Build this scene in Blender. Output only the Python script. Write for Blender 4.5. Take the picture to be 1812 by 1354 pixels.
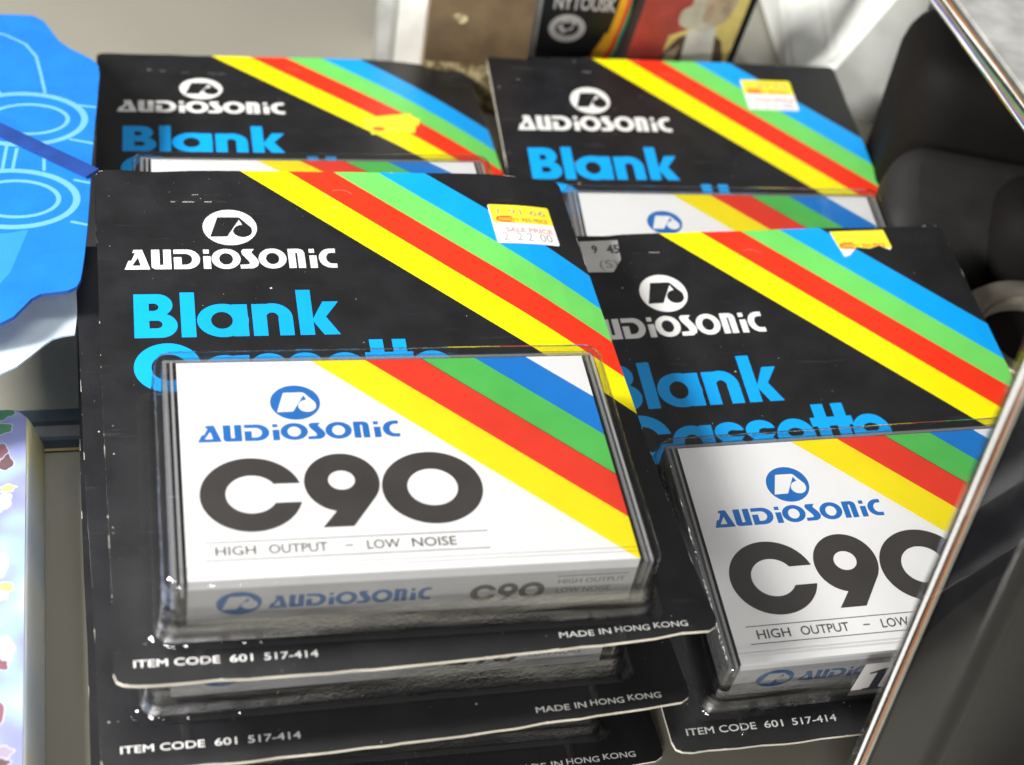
import bpy, bmesh, math, random
import numpy as np
from mathutils import Matrix, Vector
from mathutils.geometry import delaunay_2d_cdt

S = 0.001                                   # everything below is written in millimetres
sc = bpy.context.scene
col = sc.collection
for o in list(bpy.data.objects):
    bpy.data.objects.remove(o)

# ------------------------------------------------------------------ camera
F_PX = 2775.0                               # focal length of the photo in its own pixels (1812 wide)
CAM_O = np.array([34.93, -303.86, 323.47])
CAM_M = np.array([[0.9828, -0.18469, 0.0], [0.12043, 0.64087, -0.75814], [0.14002, 0.7451, 0.65209]])
cam = bpy.data.cameras.new('camera')
cam.sensor_width = 36.0
cam.lens = 36.0 * F_PX / 1812.0
cam.clip_start, cam.clip_end = 0.01, 20
cam.dof.use_dof = True
cam.dof.focus_distance = 0.418
cam.dof.aperture_fstop = 12.5
cam.dof.aperture_blades = 0
camo = bpy.data.objects.new('camera', cam)
col.objects.link(camo)
mw = Matrix.Identity(4)
for r in range(3):
    for c in range(3):
        mw[r][c] = CAM_M[r][c]
    mw[r][3] = CAM_O[r] * S
camo.matrix_world = mw
sc.camera = camo

# ------------------------------------------------------------------ world + lamps
w = bpy.data.worlds.new('World')
sc.world = w
w.use_nodes = True
nt = w.node_tree
bg = nt.nodes['Background']
tcw = nt.nodes.new('ShaderNodeTexCoord')
sepw = nt.nodes.new('ShaderNodeSeparateXYZ')
rampw = nt.nodes.new('ShaderNodeValToRGB')
mrw = nt.nodes.new('ShaderNodeMapRange')
mrw.inputs['From Min'].default_value = -1
nt.links.new(tcw.outputs['Generated'], sepw.inputs[0])
nt.links.new(sepw.outputs['Z'], mrw.inputs['Value'])
nt.links.new(mrw.outputs[0], rampw.inputs[0])
nt.links.new(rampw.outputs[0], bg.inputs['Color'])
e = rampw.color_ramp.elements
e[0].position, e[0].color = 0.40, (0.10, 0.095, 0.09, 1)
e[1].position, e[1].color = 1.0, (0.40, 0.40, 0.40, 1)
m_ = e.new(0.58); m_.color = (0.30, 0.29, 0.27, 1)
bg.inputs['Strength'].default_value = 0.44

def area(name, loc, target, sx, sy, power, color):
    l = bpy.data.lights.new(name, 'AREA')
    l.shape = 'RECTANGLE'
    l.size, l.size_y, l.energy, l.color = sx, sy, power, color
    o = bpy.data.objects.new(name, l)
    col.objects.link(o)
    o.location = loc
    o.rotation_euler = (Vector(target) - Vector(loc)).to_track_quat('-Z', 'Y').to_euler()
    return o
area('shop_lamp_key', (-0.66, -0.17, 0.54), (0.0, 0.05, 0.03), 0.18, 0.18, 16.5, (1.0, 0.99, 0.97))
area('shop_lamp_overhead', (-0.10, 0.06, 0.95), (0.0, 0.05, 0.0), 0.12, 0.5, 2.4, (1.0, 0.98, 0.95))
area('shop_lamp_front', (-0.10, -0.98, 0.24), (0.02, -0.05, 0.02), 0.35, 0.16, 8.5, (1.0, 0.99, 0.98))

sc.view_settings.view_transform = 'Standard'
sc.view_settings.look = 'None'
sc.view_settings.gamma = 1
sc.view_settings.exposure = 0.0
sc.render.engine = 'CYCLES'
sc.cycles.use_denoising = True
sc.cycles.transparent_max_bounces = 32
sc.cycles.max_bounces = 10
sc.cycles.sample_clamp_indirect = 4.0

# ------------------------------------------------------------------ ray helper (millimetres)
def ray(px, py):
    return CAM_M @ np.array([(px - 906) / F_PX, -(py - 677) / F_PX, -1.0])
def at(px, py, z=0.0):
    d = ray(px, py)
    return CAM_O + d * ((z - CAM_O[2]) / d[2])
def at_plane(px, py, p, n):
    d = ray(px, py)
    return CAM_O + d * (np.dot(np.array(p) - CAM_O, n) / np.dot(d, n))

# ------------------------------------------------------------------ materials
MATS = {}
def _new(name):
    m = bpy.data.materials.new(name)
    m.use_nodes = True
    MATS[name] = m
    return m, m.node_tree, m.node_tree.nodes['Principled BSDF']

def N(nt, t, **kw):
    n = nt.nodes.new(t)
    for k, v in kw.items():
        setattr(n, k, v)
    return n

def objcoord(nt):
    tc = N(nt, 'ShaderNodeTexCoord')
    oi = N(nt, 'ShaderNodeObjectInfo')
    add = N(nt, 'ShaderNodeVectorMath', operation='ADD')
    comb = N(nt, 'ShaderNodeCombineXYZ')
    for i in range(3):
        nt.links.new(oi.outputs['Random'], comb.inputs[i])
    nt.links.new(tc.outputs['Object'], add.inputs[0])
    nt.links.new(comb.outputs[0], add.inputs[1])
    return add.outputs[0]

def print_mat(name, rgb, rough=0.34, spec=0.45, dust=0.0, bump=0.06, vary=0.08, dustcol=(0.62, 0.60, 0.56)):
    """printed card or paper: faint mottling, fine tooth, optional dust specks and scuffs"""
    m, nt, p = _new(name)
    co = objcoord(nt)
    nz = N(nt, 'ShaderNodeTexNoise'); nz.inputs['Scale'].default_value = 90; nz.inputs['Detail'].default_value = 5
    nt.links.new(co, nz.inputs['Vector'])
    mr = N(nt, 'ShaderNodeMapRange')
    mr.inputs['From Min'].default_value, mr.inputs['From Max'].default_value = 0.3, 0.7
    mr.inputs['To Min'].default_value, mr.inputs['To Max'].default_value = 1 - vary, 1 + vary
    nt.links.new(nz.outputs['Fac'], mr.inputs['Value'])
    mx = N(nt, 'ShaderNodeVectorMath', operation='SCALE')
    mx.inputs[0].default_value = rgb
    nt.links.new(mr.outputs[0], mx.inputs['Scale'])
    colour = mx.outputs[0]
    rr = N(nt, 'ShaderNodeMapRange')
    rr.inputs['To Min'].default_value, rr.inputs['To Max'].default_value = rough - 0.08, rough + 0.12
    nt.links.new(nz.outputs['Fac'], rr.inputs['Value'])
    nt.links.new(rr.outputs[0], p.inputs['Roughness'])
    if dust > 0:
        # two sizes of specks and sparse scratches
        for sc_, thr in ((260, 0.055), (700, 0.06)):
            vo = N(nt, 'ShaderNodeTexVoronoi'); vo.inputs['Scale'].default_value = sc_
            nt.links.new(co, vo.inputs['Vector'])
            sep = N(nt, 'ShaderNodeSeparateColor'); nt.links.new(vo.outputs['Color'], sep.inputs[0])
            pw = N(nt, 'ShaderNodeMath', operation='POWER'); pw.inputs[1].default_value = 7.0
            nt.links.new(sep.outputs[0], pw.inputs[0])
            ml = N(nt, 'ShaderNodeMath', operation='MULTIPLY'); ml.inputs[1].default_value = thr * 2.2 * dust
            nt.links.new(pw.outputs[0], ml.inputs[0])
            lt = N(nt, 'ShaderNodeMath', operation='LESS_THAN')
            nt.links.new(vo.outputs['Distance'], lt.inputs[0]); nt.links.new(ml.outputs[0], lt.inputs[1])
            fm = N(nt, 'ShaderNodeMath', operation='MULTIPLY')
            nt.links.new(lt.outputs[0], fm.inputs[0]); nt.links.new(sep.outputs[1], fm.inputs[1])
            mi = N(nt, 'ShaderNodeMix', data_type='RGBA')
            nt.links.new(fm.outputs[0], mi.inputs['Factor'])
            nt.links.new(colour, mi.inputs['A']); mi.inputs['B'].default_value = (*dustcol, 1)
            colour = mi.outputs['Result']
        # scuffs : stretched noise, thresholded
        mp = N(nt, 'ShaderNodeMapping'); mp.inputs['Scale'].default_value = (60, 420, 60); mp.inputs['Rotation'].default_value = (0, 0, 0.6)
        nt.links.new(co, mp.inputs['Vector'])
        n2 = N(nt, 'ShaderNodeTexNoise'); n2.inputs['Scale'].default_value = 1.0; n2.inputs['Detail'].default_value = 3
        nt.links.new(mp.outputs[0], n2.inputs['Vector'])
        m2 = N(nt, 'ShaderNodeMapRange')
        m2.inputs['From Min'].default_value, m2.inputs['From Max'].default_value = 0.66, 0.80
        m2.inputs['To Max'].default_value = 0.05 * dust
        nt.links.new(n2.outputs['Fac'], m2.inputs['Value'])
        mi = N(nt, 'ShaderNodeMix', data_type='RGBA')
        nt.links.new(m2.outputs[0], mi.inputs['Factor'])
        nt.links.new(colour, mi.inputs['A']); mi.inputs['B'].default_value = (0.5, 0.5, 0.5, 1)
        colour = mi.outputs['Result']
    nt.links.new(colour, p.inputs['Base Color'])
    p.inputs['Specular IOR Level'].default_value = spec
    nb = N(nt, 'ShaderNodeTexNoise'); nb.inputs['Scale'].default_value = 1400; nb.inputs['Detail'].default_value = 2
    nt.links.new(co, nb.inputs['Vector'])
    bu = N(nt, 'ShaderNodeBump'); bu.inputs['Strength'].default_value = bump; bu.inputs['Distance'].default_value = 0.0004
    nt.links.new(nb.outputs['Fac'], bu.inputs['Height'])
    nt.links.new(bu.outputs[0], p.inputs['Normal'])
    return m

def clear_mat(name, tint=(0.97, 0.97, 0.97), rough=0.03, wob=0.15, wscale=120, grain=0.0, gscale=1500, f0=0.04, boost=1.0, streak=None):
    """thin clear plastic film or wall: transparent with a Schlick reflection on top, real ripples in the surface"""
    m, nt, p = _new(name)
    nt.nodes.remove(p)
    out = nt.nodes['Material Output']
    tr = N(nt, 'ShaderNodeBsdfTransparent'); tr.inputs[0].default_value = (*tint, 1)
    gl = N(nt, 'ShaderNodeBsdfGlossy'); gl.inputs['Roughness'].default_value = rough
    co = objcoord(nt)
    n1 = N(nt, 'ShaderNodeTexNoise'); n1.inputs['Scale'].default_value = wscale; n1.inputs['Detail'].default_value = 3
    nt.links.new(co, n1.inputs['Vector'])
    b1 = N(nt, 'ShaderNodeBump'); b1.inputs['Strength'].default_value = wob; b1.inputs['Distance'].default_value = 0.002
    nt.links.new(n1.outputs['Fac'], b1.inputs['Height'])
    nrm = b1.outputs[0]
    if grain > 0:
        n2 = N(nt, 'ShaderNodeTexNoise'); n2.inputs['Scale'].default_value = gscale; n2.inputs['Detail'].default_value = 2
        nt.links.new(co, n2.inputs['Vector'])
        b2 = N(nt, 'ShaderNodeBump'); b2.inputs['Strength'].default_value = grain; b2.inputs['Distance'].default_value = 0.0006
        nt.links.new(n2.outputs['Fac'], b2.inputs['Height']); nt.links.new(nrm, b2.inputs['Normal'])
        nrm = b2.outputs[0]
    lw = N(nt, 'ShaderNodeLayerWeight'); lw.inputs['Blend'].default_value = 0.5
    nt.links.new(nrm, lw.inputs['Normal']); nt.links.new(nrm, gl.inputs['Normal'])
    pw = N(nt, 'ShaderNodeMath', operation='POWER'); pw.inputs[1].default_value = 3.2
    nt.links.new(lw.outputs['Facing'], pw.inputs[0])
    mr = N(nt, 'ShaderNodeMapRange')
    mr.inputs['To Min'].default_value, mr.inputs['To Max'].default_value = f0 * boost, 0.9
    nt.links.new(pw.outputs[0], mr.inputs['Value'])
    fac = mr.outputs[0]
    if streak:                                            # streaky glare put into the film: reflection strength varied in long uneven bands
        mp = N(nt, 'ShaderNodeMapping'); mp.inputs['Scale'].default_value = streak
        nt.links.new(co, mp.inputs['Vector'])
        n3 = N(nt, 'ShaderNodeTexNoise'); n3.inputs['Scale'].default_value = 1.0; n3.inputs['Detail'].default_value = 4
        nt.links.new(mp.outputs[0], n3.inputs['Vector'])
        m3 = N(nt, 'ShaderNodeMapRange')
        m3.inputs['From Min'].default_value, m3.inputs['From Max'].default_value = 0.36, 0.60
        m3.inputs['To Min'].default_value = 0.12
        nt.links.new(n3.outputs['Fac'], m3.inputs['Value'])
        mu = N(nt, 'ShaderNodeMath', operation='MULTIPLY')
        nt.links.new(fac, mu.inputs[0]); nt.links.new(m3.outputs[0], mu.inputs[1])
        fac = mu.outputs[0]
    mix = N(nt, 'ShaderNodeMixShader')
    nt.links.new(fac, mix.inputs[0]); nt.links.new(tr.outputs[0], mix.inputs[1]); nt.links.new(gl.outputs[0], mix.inputs[2])
    nt.links.new(mix.outputs[0], out.inputs['Surface'])
    return m

def plain_mat(name, rgb, rough=0.4, metal=0.0, spec=0.5, bump=0.05, scale=300, vary=0.1, coat=0.0):
    m = print_mat(name, rgb, rough, spec, 0, bump, vary)
    p = m.node_tree.nodes['Principled BSDF']
    p.inputs['Metallic'].default_value = metal
    p.inputs['Coat Weight'].default_value = coat
    return m

print_mat('black_print', (0.0105, 0.0105, 0.0120), 0.36, 0.5, dust=0.75, bump=0.10, vary=0.25)
print_mat('yellow_print', (0.90, 0.78, 0.0), 0.4, dust=0.25, vary=0.03)
print_mat('red_print', (0.82, 0.033, 0.008), 0.4, dust=0.35, vary=0.04)
print_mat('green_print', (0.155, 0.62, 0.115), 0.4, dust=0.25, vary=0.04)
print_mat('blue_print', (0.0, 0.34, 0.85), 0.4, dust=0.25, vary=0.04)
print_mat('lettering_blue', (0.0, 0.35, 0.86), 0.4, dust=0.3, vary=0.03)
print_mat('white_print', (0.80, 0.79, 0.76), 0.4, dust=0.0, vary=0.03)
print_mat('card_edge', (0.76, 0.71, 0.60), 0.8, 0.2, bump=0.5, vary=0.25)
print_mat('label_white', (0.86, 0.855, 0.84), 0.45, vary=0.015, bump=0.02)
print_mat('label_yellow', (0.92, 0.76, 0.0), 0.42, vary=0.03)
print_mat('label_red', (0.78, 0.038, 0.012), 0.42, vary=0.05)
print_mat('label_green', (0.085, 0.50, 0.085), 0.42, vary=0.05)
print_mat('label_blue', (0.0, 0.19, 0.62), 0.42, vary=0.05)
print_mat('ink_blue', (0.008, 0.145, 0.48), 0.42, vary=0.05)
print_mat('ink_dark', (0.040, 0.036, 0.033), 0.40, vary=0.12)
print_mat('spine_silver', (0.45, 0.45, 0.445), 0.30, 0.6, vary=0.06, bump=0.25)
print_mat('ink_spine_blue', (0.012, 0.09, 0.27), 0.4)
print_mat('sticker_yellow', (0.88, 0.74, 0.03), 0.6)
print_mat('sticker_white', (0.84, 0.82, 0.80), 0.6, vary=0.03)
print_mat('sticker_orange', (0.82, 0.14, 0.02), 0.6)
print_mat('sticker_pink', (0.78, 0.26, 0.28), 0.6)
print_mat('ink_grey', (0.25, 0.24, 0.26), 0.6)
print_mat('ink_pen', (0.05, 0.05, 0.07), 0.6)
print_mat('sticker_grey', (0.62, 0.61, 0.58), 0.6)
clear_mat('case_clear', (0.97, 0.97, 0.97), 0.02, 0.03, 60, f0=0.03)
clear_mat('case_wall', (0.92, 0.92, 0.925), 0.05, 0.12, 150, f0=0.09)
clear_mat('blister_clear', (0.965, 0.965, 0.97), 0.03, 0.22, 110)
clear_mat('blister_wall', (0.97, 0.97, 0.975), 0.06, 0.35, 200, grain=0.05, f0=0.07, boost=1.3)
clear_mat('blister_front', (0.94, 0.94, 0.945), 0.22, 0.30, 80, grain=0.32, gscale=1500, f0=0.62, boost=1.2, streak=(22, 60, 300))
m, nt, p = _new('case_rim')
p.inputs['Base Color'].default_value = (0.66, 0.66, 0.65, 1); p.inputs['Roughness'].default_value = 0.12
p.inputs['Alpha'].default_value = 0.42
m, nt, p = _new('case_rim_dark')
p.inputs['Base Color'].default_value = (0.42, 0.42, 0.42, 1); p.inputs['Roughness'].default_value = 0.10
p.inputs['Alpha'].default_value = 0.42; p.inputs['Specular IOR Level'].default_value = 0.9
clear_mat('film_flat', (0.985, 0.985, 0.985), 0.06, 0.10, 80, f0=0.03)

# ------------------------------------------------------------------ 2-D shapes (mm): (verts Nx2, edges Mx2), even-odd inside
def P(*pts):
    n = len(pts)
    return (np.array(pts, float), np.array([(i, (i + 1) % n) for i in range(n)]))
def RECT(x0, y0, x1, y1):
    return P((x0, y0), (x1, y0), (x1, y1), (x0, y1))
def ELL(cx, cy, rx, ry, n=44, a0=0, a1=360):
    full = abs(a1 - a0) >= 360
    k = n if full else n + 1
    a = [math.radians(a0 + (a1 - a0) * i / n) for i in range(k)]
    return P(*[(cx + rx * math.cos(t), cy + ry * math.sin(t)) for t in a])
def DRIGHT(x0, y0, x1, y1, r=None, n=14):
    """rectangle whose right side is a half ellipse of depth r"""
    ry = (y1 - y0) / 2; r = r or ry; cy = (y0 + y1) / 2
    pts = [(x0, y0)] + [(x1 - r + r * math.cos(t), cy + ry * math.sin(t)) for t in np.linspace(-math.pi / 2, math.pi / 2, n)] + [(x0, y1)]
    return P(*pts)
def RRECT(x0, y0, x1, y1, r, n=6):
    pts = []
    for cx, cy, a in ((x1 - r, y1 - r, 0), (x0 + r, y1 - r, 90), (x0 + r, y0 + r, 180), (x1 - r, y0 + r, 270)):
        for i in range(n + 1):
            t = math.radians(a + 90 * i / n)
            pts.append((cx + r * math.cos(t), cy + r * math.sin(t)))
    return P(*pts)
def STROKE(pts, wd, closed=False):
    pts = [np.array(p, float) for p in pts]
    L, R = [], []
    for i, p in enumerate(pts):
        a = pts[max(i - 1, 0)] if not closed else pts[i - 1]
        b = pts[min(i + 1, len(pts) - 1)] if not closed else pts[(i + 1) % len(pts)]
        d = (b - a) / (np.linalg.norm(b - a) + 1e-9)
        nn = np.array([-d[1], d[0]]) * wd / 2
        L.append(tuple(p + nn)); R.append(tuple(p - nn))
    if closed:
        A, B = P(*L), P(*R)
        return (np.vstack([A[0], B[0]]), np.vstack([A[1], B[1] + len(A[0])]))
    return P(*(L + R[::-1]))
def RINGS(cx, cy, rx, ry, wd, n=48):
    A, B = ELL(cx, cy, rx + wd / 2, ry + wd / 2, n), ELL(cx, cy, rx - wd / 2, ry - wd / 2, n)
    return (np.vstack([A[0], B[0]]), np.vstack([A[1], B[1] + len(A[0])]))
def XF(s, fx=1, fy=1, tx=0, ty=0, shear=0):
    v = s[0].copy()
    x = v[:, 0] + shear * v[:, 1]
    return (np.stack([x * fx + tx, v[:, 1] * fy + ty], 1), s[1])

_tc = {}
def TEXT(body, x0, y0, width, height, bold=0.0, res=3, fit=True, spacing=1.0):
    """outline of a line of type, scaled so it spans width x cap height"""
    key = (body, bold, res, spacing)
    if key not in _tc:
        cu = bpy.data.curves.new('type', 'FONT')
        cu.body = body; cu.offset = bold; cu.resolution_u = res; cu.space_character = spacing
        ob = bpy.data.objects.new('type', cu)
        col.objects.link(ob)
        bpy.context.view_layer.update()
        me = bpy.data.meshes.new_from_object(ob.evaluated_get(bpy.context.evaluated_depsgraph_get()))
        bpy.data.objects.remove(ob); bpy.data.curves.remove(cu)
        bm = bmesh.new(); bm.from_mesh(me); bpy.data.meshes.remove(me)
        bmesh.ops.remove_doubles(bm, verts=bm.verts, dist=1e-5)
        bm.verts.index_update()
        ed = [(e_.verts[0].index, e_.verts[1].index) for e_ in bm.edges if len(e_.link_faces) == 1]
        vs = np.array([(v.co.x, v.co.y) for v in bm.verts])
        used = sorted({i for q in ed for i in q}); mp = {a: b for b, a in enumerate(used)}
        _tc[key] = (vs[used], np.array([(mp[a], mp[b]) for a, b in ed]))
        bm.free()
    vs, ed = _tc[key]
    mn = vs.min(0)
    wdt = vs[:, 0].max() - mn[0]
    CAP = 0.73                                # cap height of the built-in face at size 1
    return (np.stack([(vs[:, 0] - mn[0]) / wdt * width + x0, vs[:, 1] / CAP * height + y0], 1), ed)

def inside(shape, pts):
    v, ed = shape
    res = np.zeros(len(pts), bool)
    mn, mx = v.min(0), v.max(0)
    cand = np.where((pts[:, 0] >= mn[0]) & (pts[:, 0] <= mx[0]) & (pts[:, 1] >= mn[1]) & (pts[:, 1] <= mx[1]))[0]
    if not len(cand):
        return res
    q = pts[cand]
    A, B = v[ed[:, 0]], v[ed[:, 1]]
    c = np.zeros(len(q), bool)
    for (x1, y1), (x2, y2) in zip(A, B):
        if y1 == y2:
            continue
        k = (y1 > q[:, 1]) != (y2 > q[:, 1])
        c ^= k & (q[:, 0] < (x2 - x1) * (q[:, 1] - y1) / (y2 - y1) + x1)
    res[cand] = c
    return res

def print_mesh(name, outline, base, layers, thick=0.0, edge='card_edge', grid=0.0, warp=None, to3=None, back=None):
    """one flat printed piece: every ink patch is its own set of faces in one sheet, nothing overlaps;
    thick > 0 gives it a body behind the sheet. layers = [(shape, ink)], the last one on top."""
    V, E = [], []
    def addshape(s):
        o_ = len(V)
        V.extend([Vector((float(x), float(y))) for x, y in s[0]])
        E.extend([(int(a) + o_, int(b) + o_) for a, b in s[1]])
    addshape(outline)
    for s, _ in layers:
        addshape(s)
    mn, mx = outline[0].min(0), outline[0].max(0)
    if grid > 0:
        for ax in (0, 1):
            k = mn[ax] + grid * 0.5
            while k < mx[ax]:
                a = (k, mn[1] - 1) if ax == 0 else (mn[0] - 1, k)
                b = (k, mx[1] + 1) if ax == 0 else (mx[0] + 1, k)
                o_ = len(V); V.extend([Vector(a), Vector(b)]); E.append((o_, o_ + 1))
                k += grid
    rv, re_, rf, _, _, _ = delaunay_2d_cdt(V, E, [], 0, 1e-5)
    rv = np.array([(v.x, v.y) for v in rv])
    rf = np.array([f_ for f_ in rf if len(f_) == 3])
    cen = rv[rf].mean(1)
    keep = inside(outline, cen)
    rf, cen = rf[keep], cen[keep]
    inks = [base] + [m for _, m in layers]
    names = list(dict.fromkeys(inks + [edge] + ([back] if back else [])))
    mi = np.full(len(rf), names.index(base))
    for s, m in layers:
        mi[inside(s, cen)] = names.index(m)
    f = warp or (lambda x, y: 0.0)
    g = to3 or (lambda x, y, z: (x, y, z))
    bm = bmesh.new()
    used = sorted(set(rf.ravel().tolist()))
    top = {i: bm.verts.new(Vector(g(rv[i][0], rv[i][1], f(rv[i][0], rv[i][1]))) * S) for i in used}
    cnt = {}
    for t, m in zip(rf, mi):
        a, b, c = (int(i) for i in t)
        if np.cross(rv[b] - rv[a], rv[c] - rv[a]) < 0:
            b, c = c, b
        try:
            fc = bm.faces.new((top[a], top[b], top[c]))
        except ValueError:
            continue
        fc.material_index = int(m)
        for q in ((a, b), (b, c), (c, a)):
            cnt[q] = 1
    if thick > 0:
        bot = {i: bm.verts.new(Vector(g(rv[i][0], rv[i][1], f(rv[i][0], rv[i][1]) - thick)) * S) for i in used}
        ei = names.index(edge); bi = names.index(back or edge)
        for t in rf:
            a, b, c = (int(i) for i in t)
            if np.cross(rv[b] - rv[a], rv[c] - rv[a]) < 0:
                b, c = c, b
            try:
                bm.faces.new((bot[c], bot[b], bot[a])).material_index = bi
            except ValueError:
                pass
        for (a, b) in list(cnt):
            if (b, a) not in cnt:
                bm.faces.new((top[b], top[a], bot[a], bot[b])).material_index = ei
    me = bpy.data.meshes.new(name)
    bm.to_mesh(me); bm.free()
    for n_ in names:
        me.materials.append(MATS[n_])
    return me

def join_meshes(name, meshes):
    bm = bmesh.new(); mats = []
    for me in meshes:
        mp = []
        for m in me.materials:
            if m not in mats:
                mats.append(m)
            mp.append(mats.index(m))
        n0 = len(bm.faces)
        bm.from_mesh(me)
        bm.faces.ensure_lookup_table()
        for f_ in bm.faces[n0:]:
            f_.material_index = mp[f_.material_index]
        bpy.data.meshes.remove(me)
    out = bpy.data.meshes.new(name)
    bm.to_mesh(out); bm.free()
    for m in mats:
        out.materials.append(m)
    return out

def ring_pts(x0, y0, x1, y1, r, z, n=6):
    return [(x, y, z(x, y) if callable(z) else z) for x, y in RRECT(x0, y0, x1, y1, r, n)[0]]
def loft(name, rings, mats, face_mat=None, cap_top=True, cap_bot=False, smooth=True, cap_mat=0):
    bm = bmesh.new()
    rv = [[bm.verts.new(Vector(p) * S) for p in r] for r in rings]
    n = len(rings[0])
    for k in range(len(rings) - 1):
        for i in range(n):
            j = (i + 1) % n
            fc = bm.faces.new((rv[k][i], rv[k][j], rv[k + 1][j], rv[k + 1][i]))
            c = fc.calc_center_median() / S
            fc.material_index = face_mat(k, c) if face_mat else 0
            fc.smooth = smooth
    if cap_top:
        fc = bm.faces.new(rv[-1]); fc.material_index = cap_mat
    if cap_bot:
        fc = bm.faces.new(rv[0][::-1]); fc.material_index = cap_mat
    me = bpy.data.meshes.new(name)
    bm.to_mesh(me); bm.free()
    for m in mats:
        me.materials.append(MATS[m])
    return me
def box_bm(bm, x0, y0, z0, x1, y1, z1, mi=0):
    v = [bm.verts.new(Vector((x, y, z)) * S) for z in (z0, z1) for y in (y0, y1) for x in (x0, x1)]
    for q in ((0, 2, 3, 1), (4, 5, 7, 6), (0, 1, 5, 4), (2, 6, 7, 3), (0, 4, 6, 2), (1, 3, 7, 5)):
        bm.faces.new([v[i] for i in q]).material_index = mi

# ------------------------------------------------------------------ object helpers
def put(name, me, parent=None, mat=None):
    o = bpy.data.objects.new(name, me)
    col.objects.link(o)
    if parent is not None:
        o.parent = parent
    if mat is not None:
        o.matrix_world = mat
    return o
def thing(name, label, cat, mat=None, group=None):
    o = bpy.data.objects.new(name, None)
    o.empty_display_size = 0.01
    col.objects.link(o)
    if mat is not None:
        o.matrix_world = mat
    tag(o, label, cat, group)
    return o
def tag(o, label, cat, group=None):
    o['label'] = label; o['category'] = cat
    if group:
        o['group'] = group
    return o
def mat4(R, t):
    m = Matrix.Identity(4)
    for r in range(3):
        for c in range(3):
            m[r][c] = R[r][c]
        m[r][3] = t[r] * S
    return m
def frame(origin, xdir, ydir):
    x = Vector(xdir).normalized(); z = x.cross(Vector(ydir)).normalized(); y = z.cross(x)
    return mat4([[x[i], y[i], z[i]] for i in range(3)], origin)

# ================================================================== the setting: glass shelf
m, nt, p = _new('shelf_glass')
co = objcoord(nt)
nz = N(nt, 'ShaderNodeTexNoise'); nz.inputs['Scale'].default_value = 9; nz.inputs['Detail'].default_value = 6
nt.links.new(co, nz.inputs['Vector'])
cr = N(nt, 'ShaderNodeValToRGB')
cr.color_ramp.elements[0].color = (0.23, 0.218, 0.178, 1); cr.color_ramp.elements[1].color = (0.31, 0.295, 0.245, 1)
nt.links.new(nz.outputs['Fac'], cr.inputs[0]); nt.links.new(cr.outputs[0], p.inputs['Base Color'])
p.inputs['Roughness'].default_value = 0.09; p.inputs['IOR'].default_value = 1.6
shelf = loft('shelf', [[(-900, -260, -9), (1000, -260, -9), (1000, 1100, -9), (-900, 1100, -9)],
                       [(-900, -260, -0.6), (1000, -260, -0.6), (1000, 1100, -0.6), (-900, 1100, -0.6)]], ['shelf_glass'], cap_bot=True, smooth=False)
so = put('shelf', shelf); so['kind'] = 'structure'
plain_mat('joint_blue', (0.055, 0.075, 0.10), 0.15, 0.0, 0.6)
plain_mat('joint_grey', (0.16, 0.16, 0.16), 0.15, 0.0, 0.6)
plain_mat('joint_dark', (0.03, 0.035, 0.045), 0.12)
plain_mat('brass', (0.55, 0.40, 0.16), 0.35, 1.0)
def strip(y0, y1):
    return RECT(-420, y0, 320, y1)
sj = print_mesh('shelf_joint', strip(0, 17.5), 'joint_grey',
                [(strip(12.5, 17.5), 'joint_blue'), (strip(10.5, 12.5), 'joint_dark'), (strip(4.5, 6), 'joint_blue'), (strip(1.2, 4.5), 'joint_dark'), (strip(0, 1.0), 'brass')], 0.4, 'joint_dark')
J0, J1 = at(82, 799), at(147, 796)
sjo = put('shelf_joint', sj, None, frame((J0[0], J0[1], 0.0), (J1[0] - J0[0], J1[1] - J0[1], 0), (0, 1, 0)))
sjo['kind'] = 'structure'

# ================================================================== the cassette blister packs
def logo(cx, cy, rx, ry, disc, ink):
    pts = [(-.755, -.53), (-.44, .58), (.30, .58), (.40, .54)]
    pts += [(.80, -.02)]
    for a in range(0, -190, -15):
        pts.append((.46 + .36 * math.cos(math.radians(a)), -.20 + .36 * math.sin(math.radians(a))))
    pts += [(.15, -.05), (.24, .07), (.36, .13), (.46, .15), (.36, .42), (-.12, -.52)]
    return [(ELL(cx, cy, rx, ry, 56), disc), (P(*[(cx + x * rx, cy + y * ry) for x, y in pts]), ink)]

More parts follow.
